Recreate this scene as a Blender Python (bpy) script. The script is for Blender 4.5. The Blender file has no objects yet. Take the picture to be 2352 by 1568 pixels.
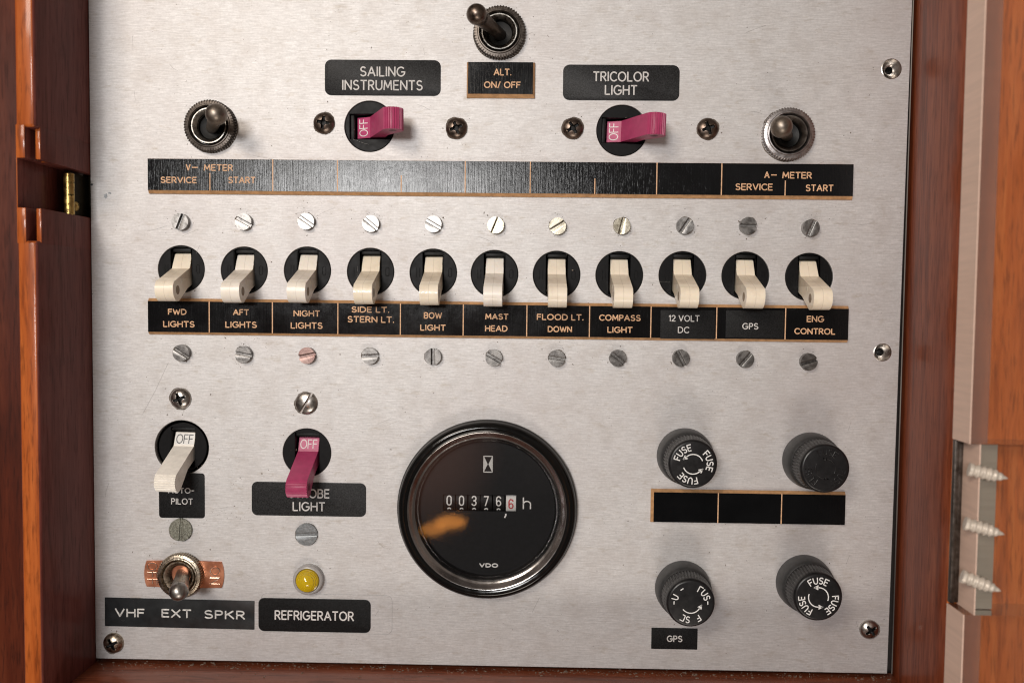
import bpy, bmesh, math, random
from mathutils import Vector, Matrix, Quaternion
random.seed(7)
SC = bpy.context.scene
COL = SC.collection
PI = math.pi
MM = 0.001

# ------------------------------------------------------------------ camera
# panel axes: x right, y up, z out of the panel, in millimetres.  world = Rx(90) * panel * 0.001
F = 2000.0                       # focal length in units of a 2352-wide picture
DIST = 263.0                     # camera to the middle of the picture, mm
NX, NY = 39.0, -93.0             # where the panel's normal through the eye meets the picture
ROLL = 0.0121
zc = Vector((-NX, NY, F)).normalized()
s_ = -(zc.x * math.cos(ROLL) - zc.y * math.sin(ROLL)) / zc.z
xc = Vector((math.cos(ROLL), -math.sin(ROLL), s_)).normalized()
yc = zc.cross(xc)
M = Matrix((xc, yc, zc)).transposed()          # panel -> camera
MT = M.transposed()
EYE = MT @ Vector((0, 0, DIST))
RX = Matrix.Rotation(PI / 2, 4, 'X')

cam = bpy.data.cameras.new('camera')
camo = bpy.data.objects.new('camera', cam)
COL.objects.link(camo)
cam.sensor_width = 36
cam.lens = F / 2352 * 36
cam.clip_start = 0.005
cam.clip_end = 20
cam.dof.use_dof = True
cam.dof.focus_distance = 0.258
cam.dof.aperture_fstop = 9.0
camo.matrix_world = RX @ Matrix.Translation(EYE * MM) @ MT.to_4x4()
SC.camera = camo

# ------------------------------------------------------------------ world, lamps, exposure
world = bpy.data.worlds.new('World')
SC.world = world
world.use_nodes = True
SC.cycles.pixel_filter_type = 'BLACKMAN_HARRIS'
SC.cycles.filter_width = 1.15
SC.view_settings.view_transform = 'Standard'
SC.view_settings.look = 'None'
SC.view_settings.gamma = 1
SC.view_settings.exposure = 0.30
nt = world.node_tree
bg = nt.nodes['Background']
tc = nt.nodes.new('ShaderNodeTexCoord')
nz = nt.nodes.new('ShaderNodeTexNoise')
nz.inputs['Scale'].default_value = 2.2
nz.inputs['Detail'].default_value = 3
cr = nt.nodes.new('ShaderNodeValToRGB')
cr.color_ramp.elements[0].position = 0.38
cr.color_ramp.elements[0].color = (0.02, 0.017, 0.016, 1)
cr.color_ramp.elements[1].position = 0.72
cr.color_ramp.elements[1].color = (0.30, 0.24, 0.20, 1)
nt.links.new(tc.outputs['Generated'], nz.inputs['Vector'])
nt.links.new(nz.outputs['Fac'], cr.inputs['Fac'])
vm = nt.nodes.new('ShaderNodeVectorMath')
vm.operation = 'DOT_PRODUCT'
nt.links.new(tc.outputs['Generated'], vm.inputs[0])
vm.inputs[1].default_value = Vector((-.17, -1.0, -.13)).normalized()  # warm glow added to the world for a brown reflection in the meter glass
gr_ = nt.nodes.new('ShaderNodeValToRGB')
gr_.color_ramp.elements[0].position = 0.990
gr_.color_ramp.elements[0].color = (0, 0, 0, 1)
gr_.color_ramp.elements[1].position = 0.9995
gr_.color_ramp.elements[1].color = (.55, .25, .17, 1)
nt.links.new(vm.outputs['Value'], gr_.inputs['Fac'])
ad = nt.nodes.new('ShaderNodeMix')
ad.data_type = 'RGBA'
ad.blend_type = 'ADD'
ad.inputs[0].default_value = 1.0
nt.links.new(cr.outputs['Color'], ad.inputs[6])
nt.links.new(gr_.outputs['Color'], ad.inputs[7])
nt.links.new(ad.outputs[2], bg.inputs['Color'])
bg.inputs['Strength'].default_value = 0.9


def lamp(name, pos, aim, sx, sy, power, color):
    L = bpy.data.lights.new(name, 'AREA')
    L.shape = 'RECTANGLE'
    L.size, L.size_y = sx * MM, sy * MM
    L.energy = power
    L.color = color
    o = bpy.data.objects.new(name, L)
    COL.objects.link(o)
    p = RX @ (Vector(pos) * MM)
    a = RX @ (Vector(aim) * MM)
    o.location = p
    o.rotation_euler = (a - p).to_track_quat('-Z', 'Y').to_euler()
    return o


lamp('cabin_window_light', (-205, 150, 1000), (0, 0, 0), 225, 130, 3.7, (1.0, 0.985, 0.97))
lamp('cabin_lamp', (-320, 350, 720), (0, 30, 0), 230, 200, 2.3, (1.0, 0.88, 0.76))
lamp('low_lamp', (80, -640, 620), (0, -30, 0), 300, 170, 1.35, (1.0, 0.90, 0.80))
lamp('amber_lamp', (-94, -240, 700), (-20, -60, 0), 46, 20, .013, (1.0, 0.36, 0.06)).data.shape = 'ELLIPSE'
lamp('amber_lamp', (-120, -252, 700), (-20, -60, 0), 36, 18, .007, (1.0, 0.36, 0.06)).data.shape = 'ELLIPSE'

# ------------------------------------------------------------------ helpers


def at(px, py, h=0.0):
    d = MT @ Vector(((px - 1176) / F, -(py - 784) / F, -1.0))
    t = (h - EYE.z) / d.z
    return EYE + d * t


def box_px(x0, x1, y0, y1, h):
    """centre and size (mm) of a rectangle given by the edges' positions through its middle"""
    xm, ym = (x0 + x1) / 2, (y0 + y1) / 2
    c = at(xm, ym, h)
    w = (at(x1, ym, h) - at(x0, ym, h)).length
    hh = (at(xm, y1, h) - at(xm, y0, h)).length
    return c, w, hh


def thing(name, label, cat, pos, rot=0.0, group=None):
    o = bpy.data.objects.new(name, None)
    o.empty_display_size = 0.003
    COL.objects.link(o)
    o.rotation_mode = 'QUATERNION'
    place(o, pos, rot)
    o['label'] = label
    o['category'] = cat
    if group:
        o['group'] = group
    return o


def place(o, pos, rot=0.0):
    m = RX @ Matrix.Translation(Vector(pos) * MM) @ Matrix.Rotation(rot, 4, 'Z')
    o.rotation_mode = 'QUATERNION'
    o.location = m.to_translation()
    o.rotation_quaternion = m.to_quaternion()


def dup(root, pos, rot, label, group=None):
    def cp(o, parent):
        c = o.copy()
        COL.objects.link(c)
        if parent:
            c.parent = parent
        for ch in list(o.children):
            cp(ch, c)
        return c
    r = cp(root, None)
    place(r, pos, rot)
    r['label'] = label
    if group:
        r['group'] = group
    return r


def finish(bm, name, mat, parent=None, smooth=35, flat=False):
    bmesh.ops.recalc_face_normals(bm, faces=bm.faces)
    for v in bm.verts:
        v.co *= MM
    me = bpy.data.meshes.new(name)
    bm.to_mesh(me)
    bm.free()
    return mesh_obj(me, name, mat, parent, smooth, flat)


def mesh_obj(me, name, mat, parent=None, smooth=35, flat=False):
    if not flat:
        me.shade_smooth()
        me.set_sharp_from_angle(angle=math.radians(smooth))
    if isinstance(mat, (list, tuple)):
        for m in mat:
            me.materials.append(m)
    else:
        me.materials.append(mat)
    o = bpy.data.objects.new(name, me)
    COL.objects.link(o)
    if parent:
        o.parent = parent
    return o


def add_box(bm, x0, x1, y0, y1, z0, z1, bevel=0.0, seg=2):
    r = bmesh.ops.create_cube(bm, size=1.0)
    vs = r['verts']
    for v in vs:
        v.co = Vector((x0 + (v.co.x + .5) * (x1 - x0), y0 + (v.co.y + .5) * (y1 - y0), z0 + (v.co.z + .5) * (z1 - z0)))
    if bevel > 0:
        es = list({e for v in vs for e in v.link_edges})
        bmesh.ops.bevel(bm, geom=es, offset=bevel, segments=seg, affect='EDGES', profile=0.5)


def add_lathe(bm, prof, seg=64, cx=0.0, cy=0.0, knurl=0, kdepth=0.0, kpts=(), rotm=None, off=None):
    """profile [(r,z)] turned about z; profile points listed in kpts get knurl teeth"""
    rings = []
    n = seg if not knurl else knurl * 4
    allv = []
    for i, (r, z) in enumerate(prof):
        if r < 1e-6:
            v = bm.verts.new((cx, cy, z))
            rings.append([v])
            allv.append(v)
            continue
        ring = []
        for k in range(n):
            a = 2 * PI * k / n
            rr = r
            if knurl and i in kpts and k % 4 in (0, 1):
                rr = r - kdepth
            ring.append(bm.verts.new((cx + rr * math.cos(a), cy + rr * math.sin(a), z)))
        rings.append(ring)
        allv += ring
    for a, b in zip(rings[:-1], rings[1:]):
        if len(a) == 1 and len(b) == 1:
            continue
        if len(a) == 1:
            for k in range(n):
                bm.faces.new((a[0], b[k], b[(k + 1) % n]))
        elif len(b) == 1:
            for k in range(n):
                bm.faces.new((a[k], b[0], a[(k + 1) % n]))
        else:
            for k in range(n):
                bm.faces.new((a[k], a[(k + 1) % n], b[(k + 1) % n], b[k]))
    if rotm is not None:
        for v in allv:
            v.co = rotm @ v.co
    if off is not None:
        for v in allv:
            v.co += Vector(off)


def add_prism(bm, pts, z0, z1, bevel=0.0, axis='z'):
    """polygon extruded; axis 'x' reads pts as (y,z) and z0,z1 as x range"""
    def mk(p, q):
        return Vector((p[0], p[1], q)) if axis == 'z' else Vector((q, p[0], p[1]))
    a = [bm.verts.new(mk(p, z0)) for p in pts]
    b = [bm.verts.new(mk(p, z1)) for p in pts]
    n = len(pts)
    f0 = bm.faces.new(a)
    f1 = bm.faces.new(b)
    for k in range(n):
        bm.faces.new((a[k], a[(k + 1) % n], b[(k + 1) % n], b[k]))
    if bevel > 0:
        es = list(f0.edges) + list(f1.edges)
        bmesh.ops.bevel(bm, geom=es, offset=bevel, segments=2, affect='EDGES', profile=0.5)


def round_rect(w, h, r, n=6):
    pts = []
    for cx, cy, a0 in ((w / 2 - r, h / 2 - r, 0), (-w / 2 + r, h / 2 - r, 90), (-w / 2 + r, -h / 2 + r, 180), (w / 2 - r, -h / 2 + r, 270)):
        for k in range(n + 1):
            a = math.radians(a0 + 90 * k / n)
            pts.append((cx + r * math.cos(a), cy + r * math.sin(a)))
    return pts


def circle_pts(cx, cy, r, n=64):
    return [(cx + r * math.cos(2 * PI * k / n), cy + r * math.sin(2 * PI * k / n)) for k in range(n)]


def holed_mesh(name, loops, z0, z1, bevel=0.0):
    """flat plate with holes between z0 and z1, as mesh data in mm already scaled to metres"""
    cu = bpy.data.curves.new(name, 'CURVE')
    cu.dimensions = '2D'
    cu.fill_mode = 'BOTH'
    cu.extrude = (z1 - z0) / 2 * MM - bevel * MM
    cu.bevel_depth = bevel * MM
    cu.offset = -bevel * MM
    cu.bevel_resolution = 1
    for lp in loops:
        sp = cu.splines.new('POLY')
        sp.points.add(len(lp) - 1)
        for p, q in zip(sp.points, lp):
            p.co = (q[0] * MM, q[1] * MM, 0, 1)
        sp.use_cyclic_u = True
    ob = bpy.data.objects.new(name + '_c', cu)
    me = bpy.data.meshes.new_from_object(ob)
    bpy.data.objects.remove(ob)
    bpy.data.curves.remove(cu)
    for v in me.vertices:
        v.co.z += (z0 + z1) / 2 * MM
    me.name = name
    me.materials.clear()
    return me


# ------------------------------------------------------------------ stroke lettering
def arc(cx, cy, rx, ry, a0, a1, n=12):
    return [(cx + rx * math.cos(math.radians(a0 + (a1 - a0) * k / n)), cy + ry * math.sin(math.radians(a0 + (a1 - a0) * k / n))) for k in range(n + 1)]


GL = {
    'A': (.80, [[(0, 0), (.4, 1), (.8, 0)], [(.14, .33), (.66, .33)]]),
    'B': (.62, [[(0, 0), (0, 1), (.34, 1)] + arc(.34, .765, .24, .235, 90, -90)[1:] + [(0, .53)], [(.34, .53)] + arc(.34, .265, .28, .265, 90, -90)[1:] + [(0, 0)]]),
    'C': (.74, [arc(.45, .5, .45, .5, 48, 312, 20)]),
    'D': (.76, [[(0, 0), (0, 1), (.28, 1)] + arc(.28, .5, .48, .5, 90, -90, 16)[1:] + [(0, 0)]]),
    'E': (.56, [[(.56, 1), (0, 1), (0, 0), (.56, 0)], [(0, .52), (.5, .52)]]),
    'F': (.54, [[(.54, 1), (0, 1), (0, 0)], [(0, .52), (.48, .52)]]),
    'G': (.86, [arc(.45, .5, .45, .5, 48, 340, 22) + [(.88, .47), (.52, .47)]]),
    'H': (.70, [[(0, 0), (0, 1)], [(.7, 0), (.7, 1)], [(0, .52), (.7, .52)]]),
    'I': (.02, [[(.01, 0), (.01, 1)]]),
    'K': (.66, [[(0, 0), (0, 1)], [(.62, 1), (0, .42)], [(.2, .6), (.66, 0)]]),
    'L': (.52, [[(0, 1), (0, 0), (.52, 0)]]),
    'M': (.88, [[(0, 0), (.08, 1), (.44, .22), (.80, 1), (.88, 0)]]),
    'N': (.72, [[(0, 0), (0, 1), (.72, 0), (.72, 1)]]),
    'O': (.90, [arc(.45, .5, .45, .5, 90, 450, 28)]),
    'P': (.56, [[(0, 0), (0, 1), (.30, 1)] + arc(.30, .735, .26, .265, 90, -90)[1:] + [(0, .47)]]),
    'R': (.62, [[(0, 0), (0, 1), (.32, 1)] + arc(.32, .74, .26, .26, 90, -90)[1:] + [(0, .48)], [(.28, .48), (.62, 0)]]),
    'S': (.62, [arc(.31, .755, .27, .245, 35, 255, 12) + arc(.31, .255, .31, .255, 82, -150, 14)]),
    'T': (.66, [[(0, 1), (.66, 1)], [(.33, 1), (.33, 0)]]),
    'U': (.68, [[(0, 1), (0, .34)] + arc(.34, .34, .34, .34, 180, 360, 14)[1:] + [(.68, 1)]]),
    'V': (.76, [[(0, 1), (.38, 0), (.76, 1)]]),
    'W': (1.1, [[(0, 1), (.28, 0), (.55, .85), (.82, 0), (1.1, 1)]]),
    'X': (.70, [[(0, 0), (.7, 1)], [(0, 1), (.7, 0)]]),
    '/': (.36, [[(0, -.05), (.36, 1.05)]]),
    '-': (.40, [[(0, .5), (.40, .5)]]),
    '_': (1.0, [[(0, .5), (1.0, .5)]]),
    '.': (.06, [[(0, .03), (.06, .03)]]),
    '0': (.52, [arc(.26, .74, .26, .26, 0, 180, 8) + arc(.26, .26, .26, .26, 180, 360, 8) + [(.52, .74)]]),
    '1': (.22, [[(0, .8), (.2, 1), (.2, 0)]]),
    '2': (.60, [arc(.29, .71, .29, .29, 165, -35, 12) + [(0, 0), (.6, 0)]]),
    '3': (.50, [arc(.24, .76, .24, .24, 160, -80, 10) + [(.2, .52)] + arc(.24, .26, .26, .26, 80, -160, 10)]),
    '6': (.52, [arc(.26, .74, .26, .26, 20, 180, 8) + [(0, .3)] + arc(.26, .28, .26, .28, 180, 540, 14)]),
    '7': (.50, [[(0, 1), (.5, 1), (.16, 0)]]),
    'h': (.55, [[(0, 0), (0, 1)], [(0, .4)] + arc(.275, .40, .275, .27, 180, 0, 10) + [(.55, 0)]]),
    ',': (.10, [[(.09, .08), (.08, -.05), (0, -.18)]]),
}


def layout(text, gap=.27, space=.42):
    x = 0
    out = []
    first = True
    for ch in text:
        if ch == ' ':
            x += space
            continue
        w, st = GL[ch]
        if not first:
            x += gap
        out.append((ch, x, w, st))
        x += w
        first = False
    return out, x


def text_strokes(text, cx, cy, w, h, rot=0.0, gap=.27, space=.42, shear=0.0):
    items, W = layout(text, gap, space)
    c, s = math.cos(rot), math.sin(rot)
    res = []
    for ch, x0, gw, st in items:
        for poly in st:
            pts = []
            for (u, v) in poly:
                X = ((x0 + u) / max(W, 1e-6) - .5) * w
                Y = (v - .5) * h
                X += shear * Y
                pts.append((cx + X * c - Y * s, cy + X * s + Y * c))
            res.append(pts)
    return res


def arc_strokes(text, cx, cy, rmid, h, mid_deg, span_deg):
    items, W = layout(text, .34)
    res = []
    for ch, x0, gw, st in items:
        for poly in st:
            pts = []
            for (u, v) in poly:
                a = math.radians(mid_deg - ((x0 + u) / W - .5) * span_deg)
                r = rmid + (v - .5) * h
                pts.append((cx + r * math.cos(a), cy + r * math.sin(a)))
            res.append(pts)
    return res


def strokes_obj(name, strokes, r, z, mat, parent, flat=.35, bend=None):
    cu = bpy.data.curves.new(name, 'CURVE')
    cu.dimensions = '3D'
    cu.bevel_depth = r * MM
    cu.bevel_resolution = 1
    cu.use_fill_caps = True
    runs = []
    for st in strokes:
        if bend:
            dense = [st[0]]
            for p, q in zip(st[:-1], st[1:]):
                n = max(1, int(math.hypot(q[0] - p[0], q[1] - p[1]) / .3))
                dense += [(p[0] + (q[0] - p[0]) * k / n, p[1] + (q[1] - p[1]) * k / n) for k in range(1, n + 1)]
            st = dense
        runs.append(st)
    split = []
    for st in runs:                                 # break each line at its sharp corners so that the stroke keeps its width
        cur = [st[0]]
        for i in range(1, len(st)):
            cur.append(st[i])
            if i < len(st) - 1:
                a_ = Vector((st[i][0] - st[i - 1][0], st[i][1] - st[i - 1][1]))
                b_ = Vector((st[i + 1][0] - st[i][0], st[i + 1][1] - st[i][1]))
                if a_.length > 1e-6 and b_.length > 1e-6 and a_.angle(b_) > math.radians(38):
                    split.append(cur)
                    cur = [st[i]]
        split.append(cur)
    for st in split:
        closed = len(st) > 3 and (Vector(st[0]) - Vector(st[-1])).length < 1e-4
        if closed:
            st = st[:-1]
        else:
            u = (Vector(st[0]) - Vector(st[1])).normalized() * r * .55
            w = (Vector(st[-1]) - Vector(st[-2])).normalized() * r * .55
            st = [(st[0][0] + u.x, st[0][1] + u.y)] + list(st[1:-1]) + [(st[-1][0] + w.x, st[-1][1] + w.y)]
        sp = cu.splines.new('POLY')
        sp.points.add(len(st) - 1)
        for p, q in zip(sp.points, st):
            p.co = (q[0] * MM, q[1] * MM, 0, 1)
        sp.use_cyclic_u = closed
    ob = bpy.data.objects.new(name + '_c', cu)
    me = bpy.data.meshes.new_from_object(ob)
    bpy.data.objects.remove(ob)
    bpy.data.curves.remove(cu)
    me.name = name
    me.materials.clear()
    for v in me.vertices:
        v.co.z = v.co.z * flat + z * MM
        if bend:
            v.co.z += bend(v.co.x / MM, v.co.y / MM) * MM
    return mesh_obj(me, name, mat, parent, 60)


# ------------------------------------------------------------------ materials
class NT:
    def __init__(self, name):
        self.m = bpy.data.materials.new(name)
        self.m.use_nodes = True
        self.t = self.m.node_tree
        self.b = self.t.nodes['Principled BSDF']
        self.out = self.t.nodes['Material Output']

    def n(self, typ, **kw):
        nd = self.t.nodes.new(typ)
        for k, v in kw.items():
            if k.startswith('_'):
                setattr(nd, k[1:], v)
            else:
                nd.inputs[k.replace('0', ' ')].default_value = v
        return nd

    def l(self, a, b):
        self.t.links.new(a, b)

    def coord(self, scale=(1, 1, 1), kind='Object', rnd=False):
        tc = self.n('ShaderNodeTexCoord')
        mp = self.n('ShaderNodeMapping')
        mp.inputs['Scale'].default_value = scale
        self.l(tc.outputs[kind], mp.inputs['Vector'])
        if rnd:
            oi = self.n('ShaderNodeObjectInfo')
            mu = self.n('ShaderNodeMath', _operation='MULTIPLY')
            mu.inputs[1].default_value = 37.0
            self.l(oi.outputs['Random'], mu.inputs[0])
            self.l(mu.outputs[0], mp.inputs['Location'])
        return mp.outputs['Vector']

    def noise(self, vec, scale, detail=4, rough=.5, dist=0):
        nd = self.n('ShaderNodeTexNoise')
        nd.inputs['Scale'].default_value = scale
        nd.inputs['Detail'].default_value = detail
        nd.inputs['Roughness'].default_value = rough
        nd.inputs['Distortion'].default_value = dist
        self.l(vec, nd.inputs['Vector'])
        return nd.outputs['Fac']

    def ramp(self, fac, stops):
        nd = self.n('ShaderNodeValToRGB')
        el = nd.color_ramp.elements
        while len(el) < len(stops):
            el.new(.5)
        for e, (p, c) in zip(el, stops):
            e.position = p
            e.color = (c, c, c, 1) if isinstance(c, (int, float)) else (*c, 1)
        self.l(fac, nd.inputs['Fac'])
        return nd.outputs['Color']

    def mix(self, fac, a, b, mode='MIX'):
        nd = self.n('ShaderNodeMix', _data_type='RGBA', _blend_type=mode)
        for sock, v in ((nd.inputs[0], fac), (nd.inputs[6], a), (nd.inputs[7], b)):
            if hasattr(v, 'is_output'):
                self.l(v, sock)
            elif isinstance(v, (int, float)):
                sock.default_value = v
            else:
                sock.default_value = (*v, 1)
        return nd.outputs[2]

    def math(self, op, a, b=0.0, c=None):
        nd = self.n('ShaderNodeMath', _operation=op)
        for i, v in enumerate((a, b) if c is None else (a, b, c)):
            if hasattr(v, 'is_output'):
                self.l(v, nd.inputs[i])
            else:
                nd.inputs[i].default_value = v
        return nd.outputs[0]

    def bump(self, h, strength, dist=.0002):
        nd = self.n('ShaderNodeBump')
        nd.inputs['Strength'].default_value = strength
        nd.inputs['Distance'].default_value = dist
        self.l(h, nd.inputs['Height'])
        self.l(nd.outputs['Normal'], self.b.inputs['Normal'])

    def set(self, color=None, rough=None, metal=None, coat=None, coat_rough=None, spec=None):
        for key, v in (('Base Color', color), ('Roughness', rough), ('Metallic', metal), ('Coat Weight', coat), ('Coat Roughness', coat_rough), ('Specular IOR Level', spec)):
            if v is None:
                continue
            if hasattr(v, 'is_output'):
                self.l(v, self.b.inputs[key])
            elif isinstance(v, (tuple, list)):
                self.b.inputs[key].default_value = (*v, 1)
            else:
                self.b.inputs[key].default_value = v
        return self.m


def plain(name, color, rough=.4, metal=0.0, var=.25, scale=900, bump=.0, rnd=True, coat=0, spec=None):
    t = NT(name)
    v = t.coord(rnd=rnd)
    nz = t.noise(v, scale, 5, .6)
    c2 = tuple(max(0, c * (1 - var)) for c in color)
    c3 = tuple(min(1, c * (1 + var)) for c in color)
    t.set(t.ramp(nz, [(.3, c2), (.7, c3)]), t.math('MULTIPLY_ADD', t.noise(v, scale * .6, 3), .25, rough - .12), metal, coat, None, spec)
    if bump:
        t.bump(nz, bump)
    return t.m


def worn_metal(name, dark, light, rough=.3, scale=700, bump=.05, patina=None):
    t = NT(name)
    v = t.coord(rnd=True)
    a = t.noise(v, scale, 5, .62)
    col = t.ramp(a, [(.32, dark), (.66, light)])
    if patina:
        p = t.noise(v, scale * 1.9, 5, .7)
        col = t.mix(t.ramp(p, [(.52, 0.0), (.62, 1.0)]), col, patina)
    t.set(col, t.math('MULTIPLY_ADD', a, .35, rough - .1), 1.0)
    if bump:
        t.bump(t.noise(v, scale * 3, 3), bump)
    return t.m


def panel_mat():
    t = NT('brushed_aluminium')
    obj = t.coord()
    brush = t.noise(t.coord((260, 2600, 1)), 1.0, 5, .7)
    brush2 = t.noise(t.coord((1500, 4800, 1)), 1.0, 3, .7)
    cloud = t.noise(obj, 16, 4, .55)
    mott = t.noise(obj, 130, 5, .65)
    grit = t.noise(obj, 1500, 4, .7)
    col = t.ramp(brush, [(.3, (.48, .471, .469)), (.7, (.70, .69, .688))])
    col = t.mix(t.math('MULTIPLY', t.ramp(mott, [(.45, 0.0), (.75, 1.0)]), .35), col, (.40, .36, .325))
    col = t.mix(t.math('MULTIPLY', t.ramp(cloud, [(.45, 0.0), (.7, 1.0)]), .30), col, (.45, .40, .40))
    col = t.mix(t.math('MULTIPLY', t.ramp(grit, [(.40, 1.0), (.56, 0.0)]), .20), col, (.36, .34, .33))
    # worn, stained streaks and fine dark specks of dirt
    sp = t.noise(t.coord((1100, 1500, 1)), 1.0, 2, .5)
    area = t.noise(obj, 45, 3, .6)
    speck = t.math('MULTIPLY', t.ramp(sp, [(.715, 0.0), (.745, 1.0)]), t.ramp(area, [(.46, 0.0), (.60, 1.0)]))
    col = t.mix(t.math('MULTIPLY', speck, .8), col, (.10, .085, .075))
    st = t.noise(t.coord((160, 420, 1)), 1.0, 5, .7)
    col = t.mix(t.math('MULTIPLY', t.ramp(st, [(.57, 0.0), (.72, 1.0)]), .5), col, (.36, .31, .25))
    sm = t.noise(t.coord((55, 60, 1)), 1.0, 6, .75, .3)
    col = t.mix(t.math('MULTIPLY', t.ramp(sm, [(.60, 0.0), (.72, 1.0)]), .26), col, (.38, .32, .26))
    t.set(col, t.math('MULTIPLY_ADD', brush2, .2, .48), .52)
    t.bump(t.math('ADD', brush, brush2), .10, .00012)
    return t.m


def wood_mat(name, dark, mid, light, rough=.32, coat=.5, axis='y', grain=1.0):
    t = NT(name)
    sc = {'y': (330, 26, 330), 'x': (26, 330, 330)}[axis]
    fine = {'y': (1400, 130, 1400), 'x': (130, 1400, 1400)}[axis]
    a = t.noise(t.coord(sc), 1.0 * grain, 4, .6, .6)
    b = t.noise(t.coord(fine), 1.0, 3, .6)
    big = t.noise(t.coord({'y': (70, 16, 70), 'x': (16, 70, 70)}[axis]), 1.0, 3, .5, .8)
    col = t.ramp(a, [(.28, dark), (.5, mid), (.75, light)])
    col = t.mix(t.math('MULTIPLY', t.ramp(b, [(.51, 0.0), (.66, 1.0)]), .6), col, tuple(c * .32 for c in dark))
    col = t.mix(t.math('MULTIPLY', big, .45), col, mid)
    t.set(col, t.math('MULTIPLY_ADD', b, .2, rough - .08), 0.0, coat, .12, .14)
    t.bump(b, .12, .00015)
    return t.m


def label_black(name, brush=True, rough=.26, grey=.010):
    t = NT(name)
    if brush:
        b = t.noise(t.coord((2300, 60, 1)), 1.0, 4, .7)
        w = t.noise(t.coord(), 120, 5, .65)
        t.set(t.mix(w, (grey * .5, grey * .55, grey * .65), (grey * 1.3, grey * 1.4, grey * 1.6)), t.math('MULTIPLY_ADD', w, .20, rough - .1), 0, 0, None, .26)
        t.bump(t.math('ADD', t.math('MULTIPLY', b, 1.0), t.math('MULTIPLY', w, 1.2)), .5, .00008)
    else:
        b = t.noise(t.coord(), 3800, 3, .6)
        t.set(t.ramp(b, [(.35, (grey * .6,) * 3), (.7, (grey * 2.6, grey * 2.65, grey * 2.8))]), rough, 0, None, None, .13)
        t.bump(b, .35, .00012)
    return t.m


def cream_mat():
    t = NT('cream_plastic')
    tc = t.n('ShaderNodeTexCoord')
    sx = t.n('ShaderNodeSeparateXYZ')
    t.l(tc.outputs['Object'], sx.inputs[0])
    seam = t.math('LESS_THAN', t.math('ABSOLUTE', sx.outputs['X']), .00006)
    v = t.coord(rnd=True)
    n1 = t.noise(v, 260, 5, .65)
    oi = t.n('ShaderNodeObjectInfo')
    base = t.mix(oi.outputs['Random'], (.88, .78, .62), (.89, .84, .77))
    col = t.mix(t.math('MULTIPLY', t.ramp(n1, [(.5, 0.0), (.78, 1.0)]), .32), base, (.50, .39, .27))
    facet_shade = t.math('MULTIPLY', t.math('GREATER_THAN', sx.outputs['Y'], -.0029), t.math('LESS_THAN', sx.outputs['Y'], .0002))  # shade of the lever's steep facet, painted as a brown band
    col = t.mix(t.math('MULTIPLY', t.math('MULTIPLY', facet_shade, n1), .5), col, (.36, .26, .17))
    col = t.mix(t.math('MULTIPLY', seam, .3), col, (.22, .16, .11))
    t.set(col, .34, 0, .15)
    t.b.inputs['Subsurface Weight'].default_value = .1
    t.b.inputs['Subsurface Radius'].default_value = (.001, .0007, .0004)
    t.b.inputs['Subsurface Scale'].default_value = 1.0
    return t.m


def clear_mat(name, tint=(.97, .97, .97), rough=.02, refl=1.0, film=0.0):
    t = NT(name)
    tr = t.n('ShaderNodeBsdfTransparent')
    tr.inputs['Color'].default_value = (*tint, 1)
    gl = t.n('ShaderNodeBsdfGlossy')
    gl.inputs['Roughness'].default_value = rough
    fr = t.n('ShaderNodeFresnel')
    fr.inputs['IOR'].default_value = 1.49
    mx = t.n('ShaderNodeMixShader')
    t.l(t.math('MULTIPLY', fr.outputs[0], refl), mx.inputs[0])
    t.l(tr.outputs[0], mx.inputs[1])
    t.l(gl.outputs[0], mx.inputs[2])
    last = mx
    if film:                                     # reflected haze of the pane, painted as a diffuse film
        df = t.n('ShaderNodeBsdfDiffuse')
        df.inputs['Color'].default_value = (.66, .46, .34, 1)
        nz = t.noise(t.coord((22, 5, 22)), 1.0, 4, .6, 1.5)
        last = t.n('ShaderNodeMixShader')
        t.l(t.math('MULTIPLY', t.ramp(nz, [(.35, .3), (.7, 2.2)]), film), last.inputs[0])
        t.l(mx.outputs[0], last.inputs[1])
        t.l(df.outputs[0], last.inputs[2])
    t.l(last.outputs[0], t.out.inputs['Surface'])
    return t.m


def hazy_mat(name, color, opacity):
    t = NT(name)
    v = t.coord((60, 900, 60))
    nz = t.noise(v, 1.0, 4, .6)
    t.set(t.mix(nz, tuple(c * .8 for c in color), tuple(min(1, c * 1.15) for c in color)), .5, 0)
    tr = t.n('ShaderNodeBsdfTransparent')
    mx = t.n('ShaderNodeMixShader')
    mx.inputs[0].default_value = opacity
    t.l(tr.outputs[0], mx.inputs[1])
    t.l(t.b.outputs[0], mx.inputs[2])
    t.l(mx.outputs[0], t.out.inputs['Surface'])
    return t.m


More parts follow.
